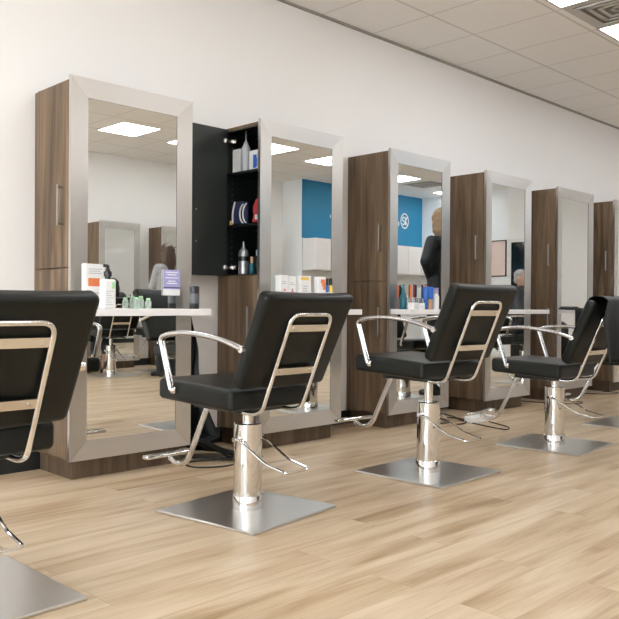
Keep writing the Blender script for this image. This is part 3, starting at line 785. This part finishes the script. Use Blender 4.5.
stroke([(-3.06, -.14), (-3.06, -.07)], .02).build('sign_letter', t)

# ------------------------------------------------------------------ cords and power strip on the floor
CORD = mat('black cord', (.012, .012, .012), .45)
def cord(label, pts, r=.0045, m=CORD):
    o = MB().tube(spline(pts, 8), r, m, 8, .0001).build('electric_cable')
    return tag(o, label, 'cable', 'cables on the floor')
cord('black cord looping on the floor below the trailing cape', [(2.98, -.20, .012), (2.90, -.40, .006), (2.84, -.58, .006), (2.70, -.62, .006), (2.57, -.53, .006), (2.60, -.40, .006), (2.74, -.42, .0063), (2.90, -.50, .015), (3.0, -.42, .006)])
cord('black cord lying straight beside the second station', [(2.70, -.28, .006), (2.80, -.47, .018), (2.93, -.60, .006), (3.05, -.55, .006)])
cord('long black cord loop on the floor in front of the fourth station', [(5.40, -.10, .006), (5.30, -.34, .006), (5.16, -.52, .006), (5.06, -.80, .006), (5.02, -.985, .006), (5.14, -.94, .006), (5.26, -.72, .006), (5.36, -.60, .006)])
cord('tangled black cord coil behind the white adapter', [(5.20, -.12, .006), (5.12, -.30, .01), (5.05, -.48, .006), (4.96, -.60, .006), (5.06, -.62, .012), (5.18, -.50, .016), (5.22, -.36, .006), (5.10, -.40, .02), (4.98, -.52, .012), (4.90, -.50, .006)], .005)
cord('thin grey cord hanging down between the third and fourth stations', [(5.30, -.015, .62), (5.29, -.05, .45), (5.31, -.09, .2), (5.33, -.12, .006), (5.38, -.2, .006)], .003, mat('grey cord', (.35, .34, .33), .5))
cord('black cord coil on the floor by the fifth station', [(6.66, -.15, .006), (6.72, -.40, .006), (6.86, -.62, .006), (7.02, -.60, .006), (7.0, -.46, .006), (6.86, -.44, .012), (6.72, -.54, .014), (6.62, -.42, .006)])
cord('black cord trailing towards the right edge', [(7.72, -.12, .006), (7.80, -.36, .006), (7.95, -.50, .006), (8.10, -.46, .006), (8.06, -.32, .006)])
CREAM = mat('cream plastic', (.62, .57, .52), .4)
t = thing('power_strip', 'cream power strip lying in front of the fourth station', 'power strip', (5.60, -.43, 0), .12)
MB().rbox((0, 0, .02), (.17, .028, .02), .007, CREAM, 3, 3).build('strip_body', t)
for k in range(4): MB().box((-.12+k*.07, -.013, .04), (-.09+k*.07, .013, .0412), BLK).build('socket', t)
t = thing('power_adapter', 'white power adapter beside the power strip', 'adapter', (5.225, -.625, 0), -.1)
MB().rbox((0, 0, .026), (.12, .045, .026), .01, WH, 3, 3).build('adapter_body', t)

# ------------------------------------------------------------------ people
SKIN = mat('skin', (.56, .33, .235), .5, var=.06, bscale=12)
def remesh(segs, balls, m, vox, name, parent, smooth_it=4, fn=None):
    b = MB()
    for (p0, r0, p1, r1) in segs:
        p0, p1 = Vector(p0), Vector(p1)
        b.ball(p0, r0, m, 14, 10); b.ball(p1, r1, m, 14, 10)
        if (p1-p0).length > 1e-5: b.cyl(p0, p1, r0, m, 14, r1)
    for (c, s_) in balls: b.ball(c, 1, m, 20, 14, s_)
    o = b.build(name, None, smooth=0)
    md = o.modifiers.new('r', 'REMESH'); md.mode = 'VOXEL'; md.voxel_size = vox
    ms = o.modifiers.new('s', 'SMOOTH'); ms.iterations = smooth_it; ms.factor = .5
    dg = bpy.context.evaluated_depsgraph_get()
    me = bpy.data.meshes.new_from_object(o.evaluated_get(dg))
    old = o.data; o.modifiers.clear(); o.data = me; bpy.data.meshes.remove(old)
    if fn:
        for v in me.vertices: v.co = fn(v.co)
    for p in me.polygons: p.use_smooth = True
    if not me.materials: me.materials.append(m)
    o.parent = parent
    return o
def hand_segs(wrist, d, palm_n, curl=.5, side=1, sc=1.):
    """palm + five separate fingers; d = pointing direction, palm_n = palm normal"""
    d = Vector(d).normalized(); n = Vector(palm_n); n = (n-d*n.dot(d)).normalized(); s = d.cross(n)*side
    w = Vector(wrist); S = []
    for k in (-1.2, -.4, .4, 1.2): S.append((w+d*.015*sc+s*.012*k*sc, .013*sc, w+d*.088*sc+s*.0185*k*sc, .0115*sc))
    ln = [.066, .078, .072, .056]
    for k, L in zip((1.2, .4, -.4, -1.2), ln):
        base = w+d*.09*sc+s*.019*k*sc; ang = 0; p = base; r = .0088*sc
        for j, f in enumerate((.46, .31, .23)):
            ang += curl*(.7+.25*j)
            q = p+(d*math.cos(ang)+n*math.sin(ang))*L*f*sc + s*.002*k*sc
            S.append((p, r, q, r*.93)); p = q; r *= .93
    b0 = w+d*.03*sc+s*.024*sc
    b1 = b0+(d*.55+s*.75+n*.3).normalized()*.042*sc; b2 = b1+(d*.85+s*.3+n*.4).normalized()*.03*sc; b3 = b2+(d*.95+n*.4).normalized()*.024*sc
    S += [(b0, .014*sc, b1, .0105*sc), (b1, .0105*sc, b2, .0095*sc), (b2, .0095*sc, b3, .0085*sc)]
    return S
def person(label, loc, rz, hgt, arms, legs, hair, top_m, leg_m, torso_lean=0., hip_z=.90, cape=None, seated=False, group=None, slim=1.):
    """local frame: faces +y; all joints for a 1.70 m figure, scaled to hgt"""
    k = hgt/1.70
    t = thing('person', label, 'person', loc, rz, group)
    V = lambda *p: Vector(p)
    dzs = hip_z-.90
    def up(x, y, z): return V(x, y+torso_lean*(z-.9), z+dzs)
    body = []; B = []
    hip = {s: up(.085*s, 0, .90) for s in (-1, 1)}; sh = {s: up(.165*slim*s, -.005, 1.395) for s in (-1, 1)}
    body += [(up(-.055, 0, .94), .105, up(.055, 0, .94), .105), (up(-.05, .0, 1.08), .088, up(.05, 0, 1.08), .088), (up(-.07, .0, 1.25), .098, up(.07, 0, 1.25), .098),
             (up(-.05, 0, .94), .10, up(-.06, 0, 1.25), .095), (up(.05, 0, .94), .10, up(.06, 0, 1.25), .095), (up(-.12, -.01, 1.37), .06, up(.12, -.01, 1.37), .06),
             (up(0, -.01, 1.36), .075, up(0, .0, 1.45), .05), (up(0, -.008, 1.42), .052, up(0, .012, 1.53), .05)]
    hc = up(0, .02, 1.595)
    head = [(hc, (.074, .092, .102)), (hc+V(0, .022, -.045), (.058, .068, .065)), (hc+V(0, .095, -.012), (.011, .014, .016)), (hc+V(0, .089, .008), (.008, .012, .026)),
            (hc+V(0, .068, -.085), (.026, .022, .02)), (hc+V(0, .083, -.05), (.022, .010, .008)), (hc+V(-.075, -.002, -.008), (.010, .018, .03)), (hc+V(.075, -.002, -.008), (.010, .018, .03)),
            (hc+V(-.03, .08, .024), (.018, .010, .006)), (hc+V(.03, .08, .024), (.018, .010, .006))]
    sleeves = []; hands = []
    for s in (-1, 1):
        el, wr, pn, curl = arms[s]; el, wr = Vector(el), Vector(wr); el.z += dzs; wr.z += dzs
        body += [(sh[s]-V(.014*s, 0, .01), .046, el, .04), (el, .04, wr, .027)]
        d = (wr-el).normalized()
        hands += hand_segs(wr+d*.01, d, pn, curl, -s)
        sleeves += [(sh[s]-V(.012*s, 0, .008), .056, el, .048), (el, .048, wr-d*.03, .037)]
    trs = []; shoes = []
    for s in (-1, 1):
        kn, an = Vector(legs[s][0]), Vector(legs[s][1])
        fd = Vector(legs[s][2]) if len(legs[s]) > 2 else V(.15*s, 1, 0)
        body += [(hip[s], .088, kn, .055), (kn, .055, kn+(an-kn)*.35, .055), (kn+(an-kn)*.35, .055, an, .037)]
        fd = fd.normalized(); toe = an+fd*.15-V(0, 0, an.z-legs_floor(legs)-.022)
        body += [(an, .037, an-V(0, 0, .045), .034), (an-V(0, 0, .04), .032, toe, .022)]
        trs += [(hip[s], .10, kn, .068), (kn, .068, an+V(0, 0, .0), .058)]
        shoes += [(an-V(0, 0, .02), .044, an-V(0, 0, .045), .042), (an-V(0, 0, .045)-fd*.02, .038, an-V(0, 0, .045)+fd*.05, .038), (an-V(0, 0, .04)+fd*.03, .036, toe, .030)]
    sk = lambda L: [(Vector(a)*k, ra*k, Vector(b)*k, rb*k) for a, ra, b, rb in L]
    sb = lambda L: [(Vector(c)*k, tuple(q*k for q in r)) for c, r in L]
    bo = remesh(sk(body+hands), sb(head), SKIN, .0062*k, 'body', t, 3)
    torso = [(a, ra+.016, b, rb+.016) for a, ra, b, rb in body[:6]]
    if cape is None:
        remesh(sk(torso+sleeves+[(up(0, -.01, 1.39), .066, up(0, -.002, 1.47), .060), (up(-.06, 0, .90), .118, up(.06, 0, .90), .118)]), [], top_m, .009, 'jacket', t, 5)
    else:
        cp = [(a, ra+.035, b, rb+.04) for a, ra, b, rb in torso]+[(a, ra+.035, b, rb+.04) for a, ra, b, rb in sleeves]
        kn = {s: Vector(legs[s][0]) for s in (-1, 1)}
        for s in (-1, 1): cp += [(hip[s]+V(.04*s, .05, .05), .13, kn[s]+V(.03*s, .02, .03), .11), (kn[s]+V(.03*s, .02, .02), .10, kn[s]+V(.05*s, .05, -.18), .085)]
        cp += [(up(0, .05, 1.22), .16, up(0, .20, .93), .19)]+[(up(.14*s, .03, 1.2), .10, kn[s]+V(.03*s, -.02, .02), .12) for s in (-1, 1)]+[(up(.05*s, .0, 1.30), .11, up(.2*s, .10, 1.02), .10) for s in (-1, 1)]
        cp += [(kn[-1], .11, kn[1], .11), (hip[-1], .13, kn[1], .10), (hip[1], .13, kn[-1], .10), (up(0, -.01, 1.39), .072, up(0, 0, 1.45), .062)]
        remesh(sk(cp), [], cape, .012, 'cape', t, 8)
    remesh(sk(trs+[(up(-.05, 0, .93), .115, up(.05, 0, .93), .115)]), [], leg_m, .010, 'trousers', t, 5)
    remesh(sk(shoes), [], BLK, .008, 'shoe_pair', t, 3)
    hm, style = hair
    if style == 'bob':
        hs = [(hc+V(0, -.012, .02), (.088, .100, .100)), (hc+V(0, -.04, -.045), (.094, .078, .135)), (hc+V(-.066, -.02, -.06), (.032, .072, .11)), (hc+V(.066, -.02, -.06), (.032, .072, .11))]
    elif style == 'long':
        hs = [(hc+V(0, -.012, .02), (.088, .100, .100)), (hc+V(-.066, -.02, -.09), (.032, .062, .135)), (hc+V(.066, -.02, -.09), (.032, .062, .135)), (hc+V(0, -.075, -.10), (.088, .045, .155)), (hc+V(0, -.085, -.20), (.07, .032, .075))]
    else:
        hs = [(hc+V(0, -.016, .026), (.079, .092, .088)), (hc+V(0, -.06, -.03), (.064, .042, .055)), (hc+V(-.066, -.015, .0), (.014, .045, .045)), (hc+V(.066, -.015, .0), (.014, .045, .045))]
    def hfn(co):
        n = .0025*math.sin(co.x*260+2*math.sin(co.z*30))+.002*math.sin(co.y*210)
        return co*(1)+Vector((n, n, 0))
    remesh([], sb(hs), hm, .007, 'hair', t, 3, hfn)
    for s in (-1, 1):
        e = MB(); e.ball((hc+V(.03*s, .0765, .008))*k, .0115*k, mat('eye white', (.75, .73, .70), .25), 14, 10); e.ball((hc+V(.03*s, .0838, .008))*k, .0054*k, mat('iris', (.03, .02, .015), .2), 10, 8)
        e.build('eye', t)
    MB().ball((hc+V(0, .091, -.052))*k, 1, mat('lip', (.42, .14, .12), .45), 12, 8, (.02*k, .006*k, .006*k)).build('lips', t)
    return t
def legs_floor(legs): return 0.
BLOND = mat('blonde hair', (.20, .125, .062), .5, var=.3, bscale=90); BROWN = mat('brown hair', (.055, .03, .016), .4, var=.35, bscale=90); GREYH = mat('grey hair', (.30, .29, .28), .6, var=.3, bscale=90); DARKH = mat('dark hair', (.016, .011, .009), .4)
BJ = mat('black jacket cloth', (.010, .013, .015), .75, bump=.2, bscale=300); GT = mat('grey knit', (.36, .36, .37), .85, bump=.3, bscale=300); TRB = mat('black trousers', (.012, .012, .014), .8); CAPED = mat('dark blue cape', (.018, .021, .028), .5)
stand = {-1: ((-.10, .01, .48), (-.10, -.02, .085)), 1: ((.10, .015, .48), (.10, -.01, .085))}
person('blonde bobbed woman in black jacket, back to the third mirror, elbows bent', (6.545, -1.46, 0), PI, 1.90,
       {1: ((.345, -.06, 1.20), (.05, .10, 1.05), (0, 0, 1), .4), -1: ((-.345, -.06, 1.20), (-.19, .14, 1.07), (1, 0, 0), .6)}, stand, (BLOND, 'bob'), BJ, TRB, slim=1.18)
person('long brown haired woman in grey top reflected in the first mirror, arm raised', (5.62, -5.0, 0), PI, 1.66,
       {1: ((.21, .04, 1.14), (.13, .10, 1.32), (-1, 0, .3), .7), -1: ((-.36, .12, 1.38), (-.33, .18, 1.58), (.6, 0, -1), .8)}, stand, (BROWN, 'long'), GT, TRB)
def seat_legs(kz): return {-1: ((-.10, .42, kz), (-.10, .50, kz-.40), (-.1, 1, -.2)), 1: ((.10, .42, kz), (.10, .50, kz-.40), (.1, 1, -.2))}
sa = {1: ((.23, .06, 1.14), (.12, .30, 1.06), (-.2, 0, -1), .5), -1: ((-.23, .06, 1.14), (-.12, .30, 1.06), (.2, 0, -1), .5)}
man = person('grey haired man in dark cape reflected in the fourth mirror', (8.35, -1.56, 0), .02, 1.50, sa, seat_legs(.70), (GREYH, 'short'), BJ, TRB, -.12, .725, CAPED, True)
client = person('small dark haired client in black cape seated by the opposite wall', (5.12, -5.5, 0), PI+.1, 1.25, sa, seat_legs(.82), (DARKH, 'long'), BJ, TRB, -.12, .86, CLOTH, True)
# cut hair lying on the floor by the opposite chairs
for k in range(7):
    a = random.uniform(0, 6); x = 5.75+random.uniform(-.35, .45); y = -4.55+random.uniform(-.2, .2)
    q = MB()
    for j in range(5):
        b_ = a+random.uniform(-.8, .8); q.tube([(0, 0, .004), (.03*math.cos(b_), .03*math.sin(b_), .009), (.055*math.cos(b_+.5), .055*math.sin(b_+.5), .004)], .0045, BROWN, 6, .01)
    tag(q.build('hair_clipping', None, (x, y, .001)), 'dark tuft of cut hair on the floor in the first mirror', 'hair clipping', 'hair clippings on the floor')

# ------------------------------------------------------------------ light
wd = bpy.data.worlds.new('world'); SC.world = wd; wd.use_nodes = True
bg = wd.node_tree.nodes['Background']; bg.inputs['Color'].default_value = (.93, .98, .98, 1); bg.inputs['Strength'].default_value = 9.0
p = bpy.data.lights.new('window_portal', 'AREA'); p.shape = 'RECTANGLE'; p.size = wy1-wy0; p.size_y = wz1-wz0; p.cycles.is_portal = True
po = bpy.data.objects.new('window_portal', p); COL.objects.link(po); po.location = (XL-.12, (wy0+wy1)/2, (wz0+wz1)/2); po.rotation_euler = (0, -PI/2, 0)
SC.view_settings.view_transform = 'Standard'; SC.view_settings.look = 'None'; SC.view_settings.exposure = .04; SC.view_settings.gamma = 1.0
SC.view_settings.use_white_balance = True; SC.view_settings.white_balance_temperature = 6050; SC.view_settings.white_balance_tint = 10
SC.cycles.use_denoising = True; SC.cycles.max_bounces = 10; SC.cycles.glossy_bounces = 6; SC.cycles.diffuse_bounces = 5; SC.cycles.sample_clamp_indirect = 8
